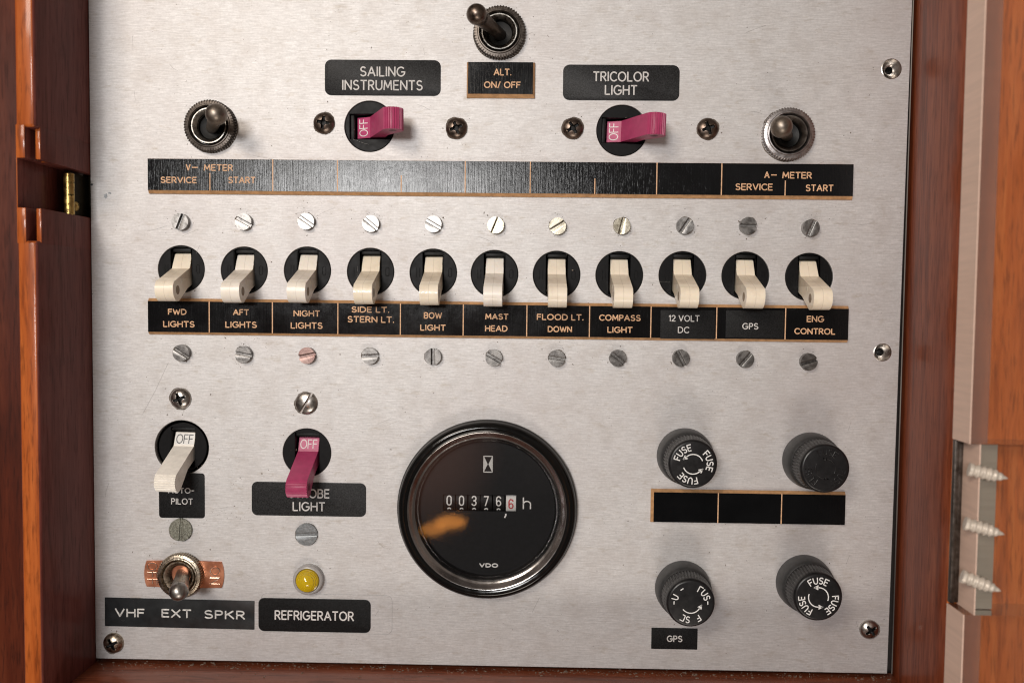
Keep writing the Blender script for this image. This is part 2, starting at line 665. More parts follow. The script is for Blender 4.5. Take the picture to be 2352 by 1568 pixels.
MAT = dict(
    panel=panel_mat(),
    wood_shaded=wood_mat('mahogany_wall_shaded', (.085, .022, .016), (.155, .043, .034), (.21, .068, .053), .48, .08),
    wood_lip=wood_mat('mahogany_lit_varnish', (.15, .028, .006), (.37, .085, .016), (.54, .15, .034), .34, .35),  # brighter copy of the side board's wood, lit varnish put into the colour
    wood_stile=wood_mat('mahogany_deep_red', (.030, .005, .002), (.070, .012, .004), (.12, .026, .010), .5, .0),
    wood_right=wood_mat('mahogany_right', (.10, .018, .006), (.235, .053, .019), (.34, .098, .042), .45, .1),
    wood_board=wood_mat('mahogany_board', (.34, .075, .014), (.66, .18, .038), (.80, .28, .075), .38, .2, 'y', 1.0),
    wood_ledge=wood_mat('mahogany_ledge', (.11, .026, .011), (.22, .060, .027), (.32, .10, .048), .4, .15, 'x'),
    back=plain('shadowed_backing', (.02, .017, .015), .8),
    bezel=plain('black_moulded_plastic', (.006, .006, .0065), .45, var=.3, bump=.05, spec=.12),
    slot=plain('black_slot_plastic', (.005, .005, .005), .5, spec=.25),
    red=plain('magenta_plastic', (.40, .050, .135), .42, var=.10, scale=500),
    red_dark=plain('magenta_shadow_hole', (.12, .008, .03), .5),
    white=plain('off_white_plastic', (.84, .80, .73), .45, var=.10, scale=500),
    patch_white=plain('white_print_patch', (.74, .74, .72), .45, var=.05),
    patch_red=plain('pink_print_patch', (.46, .05, .16), .42, var=.08),
    ink=plain('dark_ink', (.03, .035, .045), .5),
    white_ink=plain('white_ink', (.80, .78, .76), .5, var=.15, scale=2500),
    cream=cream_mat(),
    cream_hole=plain('cream_pin', (.24, .165, .095), .5, var=.3),
    tan=plain('tan_laminate_core', (.47, .26, .12), .5, var=.25, scale=700, rnd=False),
    tan_text=plain('tan_engraving', (.66, .40, .23), .5, var=.25, scale=1500, rnd=False),
    label=label_black('black_laminate_face', True, .16, .006),
    label_flat=label_black('black_laminate_smooth', True, .14, .004),
    sticker=label_black('grained_black_sticker', False, .42, .016),
    sticker_dark=label_black('black_sticker', False, .5, .008),
    silver_ink=plain('silver_print', (.60, .585, .57), .45, var=.15, scale=2500),
    tape=plain('embossing_tape', (.022, .025, .027), .22, var=.3, scale=300),
    tape_text=plain('stretched_white_emboss', (.70, .70, .68), .4, var=.3, scale=1200),
    bronze=worn_metal('dark_bronze', (.10, .075, .06), (.24, .19, .16), .26),
    bronze_lever=worn_metal('bronze_lever', (.20, .17, .145), (.34, .295, .25), .36, 400, .02),
    nickel_nut=worn_metal('dark_nickel', (.075, .064, .056), (.16, .14, .125), .34),
    steel_nut=worn_metal('grey_nickel', (.30, .28, .28), (.48, .455, .45), .28),
    bushing=worn_metal('bright_bushing', (.12, .115, .105), (.40, .385, .36), .24, 900, .05),
    brassy=worn_metal('corroded_nickel', (.30, .25, .19), (.60, .52, .42), .25, 900, .2, (.10, .09, .06)),
    copper=worn_metal('coppery_plate', (.62, .24, .14), (.86, .40, .24), .28, 250, .02),
    copper_bright=worn_metal('polished_copper_edges', (.80, .55, .42), (.95, .75, .62), .18, 400, .0),
    lever_steel=worn_metal('grey_lever', (.25, .235, .22), (.42, .40, .38), .28, 900, .06),
    screw=worn_metal('plated_screw', (.15, .143, .137), (.34, .33, .32), .30, 420, .12),
    screw_brass=worn_metal('brassy_screw', (.28, .25, .19), (.52, .485, .40), .26, 420, .12),
    screw_grey=worn_metal('grey_screw', (.10, .094, .09), (.23, .22, .21), .30, 420, .14),
    screw_pink=worn_metal('rusty_screw', (.15, .09, .08), (.27, .19, .17), .30, 420, .14),
    screw_steel=worn_metal('steel_pan_screw', (.28, .26, .24), (.55, .52, .49), .22, 400, .03),
    tarnish=worn_metal('green_tarnish', (.16, .16, .13), (.34, .34, .29), .45, 1600, .5, (.10, .10, .075)),
    zinc=worn_metal('dull_zinc', (.16, .17, .175), (.27, .28, .285), .38, 1500, .1),
    chrome=plain('polished_chrome', (.38, .365, .36), .20, 1.0, var=.04, rnd=False),
    chrome_dark=plain('gloss_black_bezel', (.004, .004, .004), .13, 0.0, var=.04, rnd=False, spec=.3),
    dial=plain('matt_black_dial', (.006, .006, .007), .5, spec=.2),
    glass=clear_mat('meter_glass', (.96, .96, .96), .045, 1.8),
    acrylic=clear_mat('clear_acrylic', (.96, .94, .93), .03, 1.3, .03),
    frost=hazy_mat('sawn_acrylic_edge', (.80, .58, .47), .95),
    band=hazy_mat('painted_edge_refraction', (.42, .24, .19), .42),
    grey_band=hazy_mat('grey_green_band', (.42, .39, .32), .9),
    screw_clear=plain('dull_screw_in_acrylic', (.66, .585, .50), .4, .2, var=.2),
    fuse=plain('fuse_bakelite', (.009, .009, .010), .32, var=.3, bump=.04, spec=.4),
    fuse_base=plain('fuse_collar', (.030, .031, .032), .42, var=.3, bump=.06),
    fuse_ink=plain('fuse_white_fill', (.78, .78, .77), .5, var=.1),
    drum=plain('black_counter_wheel', (.007, .006, .006), .5, spec=.2),
    drum_white=plain('white_counter_wheel', (.72, .70, .68), .5, var=.06),
    digit_red=plain('red_numeral', (.50, .02, .03), .5, var=.1),
    brass=worn_metal('aged_brass', (.22, .14, .05), (.66, .46, .16), .30, 420, .25, (.06, .045, .02)),
    brass_dark=plain('blackened_brass', (.022, .018, .010), .6, spec=.2),
    grime_and_gap_shade=plain('brown_grime_gap_shade', (.13, .105, .085), .8, var=.5, scale=2000),
    dust=plain('grey_dust', (.17, .13, .10), .9, var=.6, scale=3000),
)
t = NT('amber_lens')
t.set((.80, .56, .015), .12, 0, .6)
t.b.inputs['Transmission Weight'].default_value = .35
t.b.inputs['Subsurface Weight'].default_value = .2
t.b.inputs['Subsurface Radius'].default_value = (.002, .0015, .0003)
MAT['amber'] = t.m
t = NT('frosted_collar')
t.set((.55, .53, .52), .3, 0)
t.b.inputs['Transmission Weight'].default_value = .4
MAT['collar'] = t.m

# ------------------------------------------------------------------ cabinet
XL = (at(203, 4).x + at(212, 784).x + at(220, 1514).x) / 3
XR = (at(2095, 4).x + at(2068, 900).x + at(2038, 1538).x) / 3
YB = (at(220, 1516).y + at(2038, 1541).y) / 2
YT = at(1176, -90).y
HL, HR = 29.0, 36.5
print('PANEL', XL, XR, YB, [round(at(*p).x, 2) for p in ((203, 4), (212, 784), (220, 1514), (2095, 4), (2068, 900), (2038, 1538))])

cab = thing('wooden_cabinet', 'varnished mahogany box that frames the aluminium switch panel on three sides', 'cabinet', (0, 0, 0))
# left side board with its notch for the brass hinge
bm = bmesh.new()
yn1, yn0 = at(60, 363, HL).y, at(60, 476, HL).y          # notch, top and bottom
ys1, ys0 = at(60, 292, HL).y, at(60, 552, HL).y          # ends of the grooves beside it
xo = at(33, 200, HL).x
xg0, xg1 = at(57, 330, HL).x, at(69, 330, HL).x
WL = XL - 0.15
YLO = YB - 30
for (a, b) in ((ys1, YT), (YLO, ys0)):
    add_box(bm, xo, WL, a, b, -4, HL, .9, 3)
for (a, b) in ((yn1, ys1 + .9), (ys0 - .9, yn0)):
    add_box(bm, xo + .004, xg0, a, b, -4, HL - .02, .35)
    add_box(bm, xg0 - .5, xg1 + .5, a + .01, b - .01, -4.01, HL - 8, 0)
    add_box(bm, xg1, WL - .004, a, b, -4, HL - 2.4, .3)
add_box(bm, xo + .01, at(40, 420, HL).x, yn0 - 1, yn1 + 1, -4, HL - .1, .3)
finish(bm, 'side_board', [MAT['wood_lip'], MAT['wood_shaded']], cab)
ob = cab.children[-1] if False else [c for c in cab.children if c.name.startswith('side_board')][0]
for p in ob.data.polygons:                      # unpolished inner faces get a darker copy of the wood, shade painted in
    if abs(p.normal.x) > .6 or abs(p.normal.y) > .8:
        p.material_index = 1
bm = bmesh.new()
add_box(bm, xo - 45, xo + .2, YLO, YT, -4, HL - 3.2, .8, 3)
finish(bm, 'stile', MAT['wood_stile'], cab)
# right side board: inner wall and front face behind the acrylic
WR = XR + 1.3
bm = bmesh.new()
xf = at(2224, 10, HR).x - .2
add_prism(bm, [(-YT, 0)] if False else [(WR + 1.2, -4), (WR - .1, 2), (WR - .9, 8), (xf + .75, 16), (xf + .25, 24), (xf, 31), (xf, HR - .5), (xf + .15, HR - .12), (xf + .5, HR), (WR + 75, HR), (WR + 75, -4)], 0, 1)
for v in bm.verts:
    v.co = Vector((v.co.x, YLO + v.co.z * (YT - YLO), v.co.y))
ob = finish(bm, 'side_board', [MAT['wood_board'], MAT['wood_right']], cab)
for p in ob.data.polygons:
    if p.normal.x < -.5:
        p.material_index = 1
bm = bmesh.new()
add_box(bm, WL - 1, WR + 1, YB - 12, YB - 1.2, -4, HL - .5, .8, 3)
finish(bm, 'bottom_ledge', MAT['wood_ledge'], cab)
bm = bmesh.new()
add_box(bm, WL - 3, WR + 3, YB - 10, YT - .5, -14, -9, 0)
finish(bm, 'back_board', MAT['back'], cab)

# brass hinge in the notch
c = at(163, 446, 10)
hin = thing('brass_hinge', 'small tarnished brass hinge knuckle in the notch of the left wall', 'hinge', (XL - .6, c.y, 0))
bm = bmesh.new()
ht = (at(163, 398, 10) - at(163, 493, 10)).length
for k, (a, b) in enumerate(((-.5, .5),)):
    add_lathe(bm, [(0, a * ht), (1.25, a * ht), (1.45, a * ht + .2), (1.45, b * ht - .2), (1.25, b * ht), (0, b * ht)], 32, rotm=Matrix.Rotation(-PI / 2, 3, 'X'), off=(-.6, 0, 10))
finish(bm, 'knuckle', MAT['brass'], hin)
bm = bmesh.new()
add_box(bm, -2.2, -1.4, -ht * .56, ht * .56, -3, 9, .1)
add_box(bm, -3.2, 3.0, -ht * .62, ht * .62, -8, -2.9, .1)  # dark filler added to hide the bright sliver beside the panel edge
finish(bm, 'leaf_and_gap_filler', MAT['brass_dark'], hin)
bm = bmesh.new()
add_lathe(bm, [(0, .7), (1.0, .5), (1.5, 0)], 24, rotm=Matrix.Rotation(PI / 2, 3, 'Y'), off=(-1.4, -3.0, 4.5))
finish(bm, 'screw', MAT['brass'], hin)

# ------------------------------------------------------------------ panel plate
BREAK = [(417, 618), (561.5, 621), (706.5, 621), (851.5, 624), (995.5, 626), (1136, 629), (1278.5, 631), (1422.5, 632), (1567.5, 632), (1712, 633), (1858, 636)]
LIGHTNAMES = ['FWD LIGHTS', 'AFT LIGHTS', 'NIGHT LIGHTS', 'SIDE and STERN LT.', 'BOW LIGHT', 'MAST HEAD', 'FLOOD LT. DOWN', 'COMPASS LIGHT', '12 VOLT DC', 'upper GPS', 'ENG CONTROL']
RB = 7.15
bp = [at(x, y, -.2) for x, y in BREAK]
sail, tri, auto, strobe = at(849, 290.5), at(1428.5, 300), at(417.5, 1027), at(705, 1039)
holes = [(p.x, p.y, RB) for p in bp] + [(sail.x, sail.y, 7.6), (tri.x, tri.y, 7.6), (auto.x, auto.y, 8.35), (strobe.x, strobe.y, 7.45)]
for q, r in (((1147.5, 78), 4.6), ((486, 292), 4.6), ((1808, 310), 4.6), ((419, 1317), 4.2), ((1119.5, 1166), 24.5)):
    holes.append((at(*q).x, at(*q).y, r))
sh = [at(2047.5, 158.6), at(2027, 809)]
XRB, XRT = at(2038, 1538).x, (at(2095, 4).x + at(2068, 900).x) / 2
loops = [[(XL, YB), (XRB, YB), (XRT, YT), (XL, YT)]]
loops += [circle_pts(x, y, r, 72) for x, y, r in holes]
loops += [circle_pts(p.x, p.y, r, 40) for p, r in zip(sh, (2.75, 2.45))]
pan = mesh_obj(holed_mesh('switch_panel', loops, -2.0, 0.0, .12), 'switch_panel', MAT['panel'], None, 30)
place(pan, (0, 0, 0))
pan['label'] = 'brushed aluminium switch panel with scuffs and drilled holes for breakers'
pan['category'] = 'panel'
for p, r in zip(sh, (2.75, 2.45)):
    bm = bmesh.new()
    add_lathe(bm, [(r + .25, .03), (r + .05, .10), (r - .1, -.15), (r * .75, -1.2), (r * .55, -1.7), (1.15, -1.9), (1.1, -6)], 40, p.x, p.y)
    finish(bm, 'screw_hole', MAT['screw_steel'], pan)
    bm = bmesh.new()
    add_lathe(bm, [(0, -5.5), (1.6, -5.5), (1.6, -6)], 24, p.x, p.y)
    finish(bm, 'hole_bottom', MAT['slot'], pan)


def blot(name, px, py, size, n, mat, seed, stretch=1.0, ang=0.0):
    """an irregular flake of dark paint or dirt stuck on the plate"""
    rnd = random.Random(seed)
    bm = bmesh.new()
    c = at(px, py)
    pts = []
    for k in range(n):
        a = 2 * PI * k / n
        r = size * (.45 + .75 * rnd.random())
        x, y = r * stretch * math.cos(a), r * math.sin(a)
        pts.append((c.x + x * math.cos(ang) - y * math.sin(ang), c.y + x * math.sin(ang) + y * math.cos(ang)))
    add_prism(bm, pts, .004, .03)
    return finish(bm, name, mat, pan)


blot('paint_fleck', 243, 450, .85, 17, MAT['zinc'], 3, .8)
blot('paint_fleck', 252, 444, .35, 9, MAT['zinc'], 5, 1.4)
blot('paint_fleck', 211, 424, .45, 11, MAT['ink'], 8, 1.1)
strokes = []
for x0, y0, x1, y1 in ((389, 147, 408, 163), (387, 832, 327, 952), (868, 673 + 300, 897, 960), (833 * .336 + 588, 1041 + 597 * .336, 875 * .336 + 588, 1041 + 643 * .336), (920, 965, 890, 976), (250, 1110, 242, 1140), (555, 800, 575, 795)):
    a, b = at(x0, y0), at(x1, y1)
    m = (a + b) / 2 + Vector((random.uniform(-.4, .4), random.uniform(-.4, .4), 0))
    strokes.append([(a.x, a.y), (m.x, m.y), (b.x, b.y)])
for k in range(34):
    x, y = random.uniform(XL + 8, 112), random.uniform(YB + 5, 95)
    a, L = random.uniform(-.5, .5) + (PI / 2 if random.random() < .3 else 0), random.uniform(1.5, 7)
    strokes.append([(x, y), (x + L * .5 * math.cos(a), y + L * .5 * math.sin(a) + random.uniform(-.3, .3)), (x + L * math.cos(a), y + L * math.sin(a))])
sc_ = strokes_obj('scratches', strokes, .028, .004, MAT['screw_grey'], pan, .4)
sc_['kind'] = 'stuff'


# ------------------------------------------------------------------ breakers
def bezel_mesh(r, sw, st, sb, ztop, depth=6.0):
    slot = [(-sw / 2, -sb), (sw / 2, -sb), (sw / 2, st), (-sw / 2, st)]
    return holed_mesh('bezel', [circle_pts(0, 0, r, 72), slot], ztop - depth, ztop, .15)


def make_bezel(root, r, sw, st, sb, ztop, marks):
    mesh_obj(bezel_mesh(r, sw, st, sb, ztop), 'bezel', MAT['bezel'], root, 30)
    bm = bmesh.new()
    add_box(bm, -sw / 2 + .02, sw / 2 - .02, st - 1.2, st - .02, ztop - 4, ztop - .9, .2)     # step at the end of the slot
    add_box(bm, -sw / 2 - .3, sw / 2 + .3, -sb - .3, st + .3, ztop - 7.2, ztop - 5.9)
    finish(bm, 'slot', MAT['slot'], root)
    if marks:
        st_ = []
        for s in (1, -1):
            x = s * (sw / 2 + 1.9)
            if s > 0:
                st_.append([(x + px_, py_) for px_, py_ in round_rect(1.0, 2.6, .49, 4)] + [(x + .5, 1.3 - .49)])
            else:
                st_.append([(x, -1.4), (x, 1.4)])
                st_.append([(x + .9, -1.4), (x + .9, 1.4)])
        strokes_obj('embossed_mark', st_, .10, ztop, MAT['bezel'], root, .8)


def handle_profile(red):
    """outline in (y, z), handle pointing down"""
    p = []
    if red:
        cy_, cz_, r = -8.4, 9.6, 3.15
        p += [(3.6, -6), (4.3, -3.6), (4.2, -3.0), (0.1, -1.6)]
        a0, a1 = 52, -120
        ribs = 13
        for k in range(ribs * 4 + 1):
            a = math.radians(a0 + (a1 - a0) * k / (ribs * 4))
            rr = r if k % 4 in (0, 1) else r - .34
            p.append((cy_ + rr * math.sin(a), cz_ + rr * math.cos(a)))
        # 0 deg looks straight out; positive towards the top
        p += [(-6.0, 3.0), (-4.2, -1.5), (-3.8, -6)]
    else:
        cy_, cz_, r = -6.3, 9.6, 3.45
        p += [(3.4, -6), (4.9, -2.6), (4.6, -1.9), (2.2, -.5), (.1, .2)]
        for k in range(25):
            a = math.radians(48 + (-128 - 48) * k / 24)
            p.append((cy_ + r * math.sin(a), cz_ + r * math.cos(a)))
        p += [(-5.6, 2.2), (-4.4, -1.5), (-3.8, -6)]
    return p


def pin(root_part, x, y, z, r, mat, side):
    bm = bmesh.new()
    add_lathe(bm, [(0, .03), (r * .9, .03), (r, .0), (r, -.4)], 28,
              rotm=Matrix.Rotation(side * PI / 2, 3, 'Y'), off=(x, y, z))
    return finish(bm, 'pin', mat, root_part)


def make_breaker(name, label, kind, pos, rot, group):
    root = thing(name, label, 'circuit breaker', pos, rot, group)
    red = kind != 'cream'
    if red:
        make_bezel(root, 7.45, 7.4, 6.0, 6.4, -.25 if kind == 'red' else -.8, False)
    else:
        make_bezel(root, 7.0, 6.3, 6.4, 5.8, -.2, True)
    bm = bmesh.new()
    w = 6.2 if red else 5.35
    add_prism(bm, handle_profile(red), -w / 2, w / 2, .12 if red else .22, 'x')
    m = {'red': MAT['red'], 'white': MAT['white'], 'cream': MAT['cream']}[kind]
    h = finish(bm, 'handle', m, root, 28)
    if red:
        bm = bmesh.new()
        n = Vector((0, 1.4, 4.1)).normalized()
        d = Vector((0, -4.1, 1.4)).normalized()
        c0 = Vector((0, 2.25, -2.33)) + n * .05
        vs = []
        for (u, v) in ((-w / 2 + .12, 1.75), (w / 2 - .12, 1.75), (w / 2 - .12, -1.75), (-w / 2 + .12, -1.75)):
            vs.append(Vector((u, 0, 0)) + c0 - d * v)
        vv = [bm.verts.new(v) for v in vs] + [bm.verts.new(v - n * .3) for v in vs]
        for q in ((0, 1, 2, 3), (4, 5, 6, 7), (0, 1, 5, 4), (1, 2, 6, 5), (2, 3, 7, 6), (3, 0, 4, 7)):
            bm.faces.new([vv[k] for k in q])
        finish(bm, 'print_patch', MAT['patch_red' if kind == 'red' else 'patch_white'], h, flat=True)
        st = text_strokes('OFF', 0, 2.25, w * .80, 2.5, 0, .22)
        strokes_obj('lettering', st, .13, -2.33 + .07, MAT['white_ink' if kind == 'red' else 'ink'], h, .3,
                    lambda x, y: -(y - 2.25) * (1.4 / 4.1))
        for s in (1, -1):
            pin(h, s * w / 2, -8.4, 9.6, 1.15, MAT['red_dark'] if kind == 'red' else MAT['white'], s)
    else:
        for s in (1, -1):
            pin(h, s * w / 2, -6.4, 9.5, 1.35, MAT['cream_hole'], s)
            pin(h, s * w / 2, -3.6, 6.6, .75, MAT['cream'], s)
    return root


LOOKS = ['yellowed', 'yellowed', 'cream', 'grimy cream', 'cream', 'cream', 'cream', 'cream', 'cream', 'cream', 'scuffed cream']
proto = None
for i, p in enumerate(bp):
    lab = '%s paddle breaker in a black bezel over the %s label' % (LOOKS[i], LIGHTNAMES[i])
    g = 'row of cream breakers across the panel'
    rot = random.uniform(-.012, .012)
    if proto is None:
        proto = make_breaker('circuit_breaker', lab, 'cream', (p.x, p.y, 0), rot, g)
    else:
        dup(proto, (p.x, p.y, 0), rot, lab)
g = 'breakers with ribbed magenta handles'
rb = make_breaker('circuit_breaker', 'magenta ribbed breaker handle pointing right under the SAILING INSTRUMENTS label', 'red', (sail.x, sail.y, 0), PI / 2 + .01, g)
dup(rb, (tri.x, tri.y, 0), PI / 2 - .03, 'magenta ribbed breaker handle pointing right under the TRICOLOR LIGHT label')
dup(rb, (strobe.x, strobe.y, 0), 0, 'magenta ribbed breaker handle pointing down over the STROBE LIGHT label')
make_breaker('circuit_breaker', 'off-white ribbed breaker handle marked OFF, hanging over the autopilot label', 'white', (auto.x, auto.y, 0), -.02, None)


# ------------------------------------------------------------------ toggles
def make_toggle(label, npx, tip, htip, rball, nutm, busm, levm, group='toggle switches with knurled nuts', plate=False, rbase=1.75):
    c = at(*npx)
    root = thing('toggle_switch', label, 'toggle switch', (c.x, c.y, 0), 0, group)
    z0 = .0
    if plate:
        z0 = .5
    bm = bmesh.new()
    R = 7.75 if not plate else 6.9
    add_lathe(bm, [(R, z0), (R, z0 + 1.9), (R - .35, z0 + 2.3), (R * .84, z0 + 2.45), (R * .815, z0 + 2.75), (R * .78, z0 + 2.8), (R * .745, z0 + 2.5), (R * .72, z0 + 1.2)],
              knurl=56, kdepth=.38, kpts=(0, 1))
    finish(bm, 'knurled_nut', nutm, root, 40)
    bm = bmesh.new()
    B = R * .70
    add_lathe(bm, [(B, z0), (B, z0 + 2.2), (B - .2, z0 + 2.5), (B - .5, z0 + 2.5), (B - 1.2, z0 + 1.9), (B - 1.7, z0 + .9)], 64)
    finish(bm, 'bushing', busm, root, 40)
    bm = bmesh.new()
    add_lathe(bm, [(B - 1.62, z0 + 1.3), (B - 1.75, z0 - .4), (1.2, z0 - 1.2), (0, z0 - 1.2)], 48)
    finish(bm, 'socket', MAT['slot'], root, 40)
    t_ = at(tip[0], tip[1], htip)
    d = Vector((t_.x - c.x, t_.y - c.y, htip + .5))
    L = d.length
    q = Vector((0, 0, 1)).rotation_difference(d.normalized()).to_matrix()
    prof = [(0, -1), (rbase, -1), (rbase, 0)]
    neck = L - rball * .85
    prof += [(rbase + .08, L * .3), (rbase + .35, L * .6), (rbase + .55, neck - .6)]
    a0 = math.asin(min(1, (rbase + .62) / rball))
    for k in range(15):
        a = (PI - a0) * (1 - k / 14)
        prof.append((max(0, rball * math.sin(a)), L + rball * math.cos(a)))
    bm = bmesh.new()
    add_lathe(bm, prof, 48, rotm=q, off=(0, 0, -.5))
    finish(bm, 'lever', levm, root, 50)
    return root, c


make_toggle('dark bronze toggle switch tilted up left above the ALT ON/OFF plate', (1147.5, 78), (1095, 33.6), 16.0, 2.9, MAT['nickel_nut'], MAT['bushing'], MAT['bronze'])
make_toggle('dark toggle switch with grey-brown ball lever above the V-METER label', (486, 292), (497, 263), 15.0, 3.05, MAT['nickel_nut'], MAT['bushing'], MAT['bronze_lever'])
make_toggle('toggle switch with bright silver ring nut above the A-METER label', (1808, 310), (1795, 291.6), 14.5, 3.05, MAT['steel_nut'], MAT['nickel_nut'], MAT['bronze_lever'])
vt, vc = make_toggle('corroded toggle switch with coppery OFF and ON plate above the VHF tape', (419, 1317), (411, 1357), 14.5, 2.75, MAT['brassy'], MAT['brassy'], MAT['lever_steel'], plate=True, rbase=2.0)


def loc(root_c, px, py, h=0.0):
    p = at(px, py, h)
    return (p.x - root_c.x, p.y - root_c.y)


bm = bmesh.new()
a, b = loc(vc, 331, 1316, .5), loc(vc, 514, 1321, .5)
rr = 4.05
pts = []
for k in range(9):
    an = math.radians(-20 + 40 * k / 8)
    pts.append((b[0] * math.cos(an) / math.cos(0) if False else b[0] - (1 - math.cos(an)) * 12, rr * (k - 4) / 4))
pts += [(5.4, rr), (3.0, 5.4), (-3.0, 5.4), (-5.4, rr)]
for k in range(9):
    an = math.radians(-20 + 40 * k / 8)
    pts.append((a[0] + (1 - math.cos(an)) * 12, -rr * (k - 4) / 4))
pts += [(-5.4, -rr), (-3.0, -5.4), (3.0, -5.4), (5.4, -rr)]
add_prism(bm, pts, .02, .5, .12)
pl = finish(bm, 'indicator_plate', MAT['copper'], vt)
st = text_strokes('OFF', a[0] + 2.6, .2, 6.6, 2.9, -PI / 2, .3) + text_strokes('ON', b[0] - 2.7, -.2, 5.2, 2.9, -PI / 2, .35)
strokes_obj('lettering', st, .24, .5, MAT['copper_bright'], pl, 1.0)


# ------------------------------------------------------------------ screws
def cheese_head(R, h, slot_w, slot_d, mat, dome=0.0):
    bm = bmesh.new()
    add_lathe(bm, [(R, 0), (R, h - slot_d), (0, h - slot_d)], 48)
    for s in (1, -1):
        a0 = math.asin(slot_w / 2 / R)
        n = 22
        arcp = [(R * math.cos(a0 + (PI - 2 * a0) * k / n), s * R * math.sin(a0 + (PI - 2 * a0) * k / n)) for k in range(n + 1)]
        if dome <= 0:
            add_prism(bm, arcp, h - slot_d - .01, h, .14)
        else:
            rows = []
            m = 7
            for j in range(m + 1):
                f = j / m
                row = []
                for (x, y) in arcp:
                    yy = s * slot_w / 2 + (y - s * slot_w / 2) * (1 - f)
                    xx = x
                    z = h - slot_d + .0 + max(0, (dome + slot_d) * (1 - (xx * xx + yy * yy) / R ** 2) ** .6) if (xx * xx + yy * yy) < R * R else h - slot_d
                    row.append(bm.verts.new((xx, yy, z)))
                rows.append(row)
            for r0, r1 in zip(rows[:-1], rows[1:]):
                for k in range(n):
                    bm.faces.new((r0[k], r0[k + 1], r1[k + 1], r1[k]))
            base = [bm.verts.new((x, s * slot_w / 2, h - slot_d - .02)) for (x, y) in arcp]
            for k in range(n):
                bm.faces.new((rows[-1][k], rows[-1][k + 1], base[k + 1], base[k]))
    return bm


def pan_head(R, h, mat):
    """domed head with a cross recess"""
    bm = bmesh.new()
    nr, na = 30, 128
    rings = []

    def z_at(x, y):
        r = math.hypot(x, y)
        z = h * math.sqrt(max(0, 1 - (r / R) ** 2 * .97)) if r < R else 0
        arm = R * .60
        wd = R * .155
        dd = 0
        for u, v in ((x, y), (y, x)):
            if abs(u) < arm:
                e = max(0, min(1, (wd * (1 - .35 * abs(u) / arm) - abs(v)) / .10 + .5))
                dd = max(dd, e * (1.0 - .55 * abs(u) / arm) * min(1, (arm - abs(u)) / .12))
        core = max(0, min(1, (R * .25 - r) / .12 + .5))
        dd = max(dd, core)
        return z - dd * h * .85
    def deep(f):
        q = f.calc_center_median()
        r = math.hypot(q.x, q.y)
        return r < R * .93 and q.z < h * math.sqrt(max(0, 1 - (r / R) ** 2 * .97)) - h * .22
    c0 = bm.verts.new((0, 0, z_at(0, 0)))
    for i in range(1, nr + 1):
        r = R * i / nr
        rings.append([bm.verts.new((r * math.cos(2 * PI * k / na), r * math.sin(2 * PI * k / na), z_at(r * math.cos(2 * PI * k / na), r * math.sin(2 * PI * k / na)))) for k in range(na)])
    rings.append([bm.verts.new((R * math.cos(2 * PI * k / na), R * math.sin(2 * PI * k / na), -.05)) for k in range(na)])
    for k in range(na):
        bm.faces.new((c0, rings[0][k], rings[0][(k + 1) % na]))
    for a_, b_ in zip(rings[:-1], rings[1:]):
        for k in range(na):
            bm.faces.new((a_[k], b_[k], b_[(k + 1) % na], a_[(k + 1) % na]))
    for f in bm.faces:
        if deep(f):
            f.material_index = 1
    return bm


def screw_thing(bm, name, mat, label, px, py, ang, group=None, h=1.0, smooth=30):
    o = finish(bm, name, [mat, MAT['slot']], None, smooth)
    c = at(px, py, h)
    place(o, (c.x, c.y, 0), math.radians(ang))
    o['label'] = label
    o['category'] = 'screw'
    if group:
        o['group'] = group
    return o


TOP = [(412.6, 509, 68), (557.8, 509, -28), (702, 508, -35), (851, 513.5, -40), (995, 514.6, -30), (1138.4, 517, 68), (1281, 519, 32), (1428.7, 518.6, 76), (1574, 518, 56), (1719.6, 518, -1), (1863.8, 523, 66)]
BOT = [(415, 810.6, -33), (557.8, 814, -10), (704, 816.6, 12), (849, 817.6, 2), (994, 819, 90), (1134, 821.7, -30), (1279, 822.7, -8), (1419.6, 822.7, -38), (1564.8, 822.7, -63), (1713, 825, 50), (1859, 830.7, 17)]
TM = ['screw', 'screw', 'screw', 'screw', 'screw', 'screw_brass', 'screw_brass', 'screw_brass', 'screw', 'screw', 'screw']
BMAT = ['screw_grey', 'screw_grey', 'screw_pink', 'screw_grey', 'screw_grey', 'screw_grey', 'screw_grey', 'screw_grey', 'screw_grey', 'screw_grey', 'screw_grey']  # darker greys carry the bottom row's dark reflections in their colour
pr = None
for row, mats, gname, side in ((TOP, TM, 'slotted screws above the cream breakers', 'above'), (BOT, BMAT, 'slotted screws below the breaker label strip', 'below')):
    for i, ((px, py, ang), mn) in enumerate(zip(row, mats)):
        tone = {'screw': 'shiny', 'screw_brass': 'brassy', 'screw_pink': 'rusty pink', 'screw_grey': 'darkened grey'}[mn]
        lab = '%s slotted screw %s the %s %s' % (tone, side, LIGHTNAMES[i], 'breaker' if side == 'above' else 'label')
        if pr is None:
            pr = screw_thing(cheese_head(2.5, 1.9, .80, 1.1, None), 'slotted_screw', MAT[mn], lab, px, py, ang, gname, 1.9)
        else:
            o = pr.copy()
            COL.objects.link(o)
            o.data = pr.data
            c = at(px, py, 1.9)
            place(o, (c.x, c.y, 0), math.radians(ang))
            o['label'] = lab
            o['group'] = gname
            o.material_slots[0].link = 'OBJECT'
            o.material_slots[0].material = MAT[mn]
g = 'dark Phillips screws beside the magenta breakers'
BR = [(743, 282, -8, 'dark bronze cross-head screw left of the SAILING INSTRUMENTS breaker'), (1048, 294, 20, 'dark bronze cross-head screw right of the SAILING INSTRUMENTS breaker'),
      (1316, 294, 32, 'dark bronze cross-head screw left of the TRICOLOR LIGHT breaker'), (1626.6, 295, 20, 'dark bronze cross-head screw right of the TRICOLOR LIGHT breaker')]
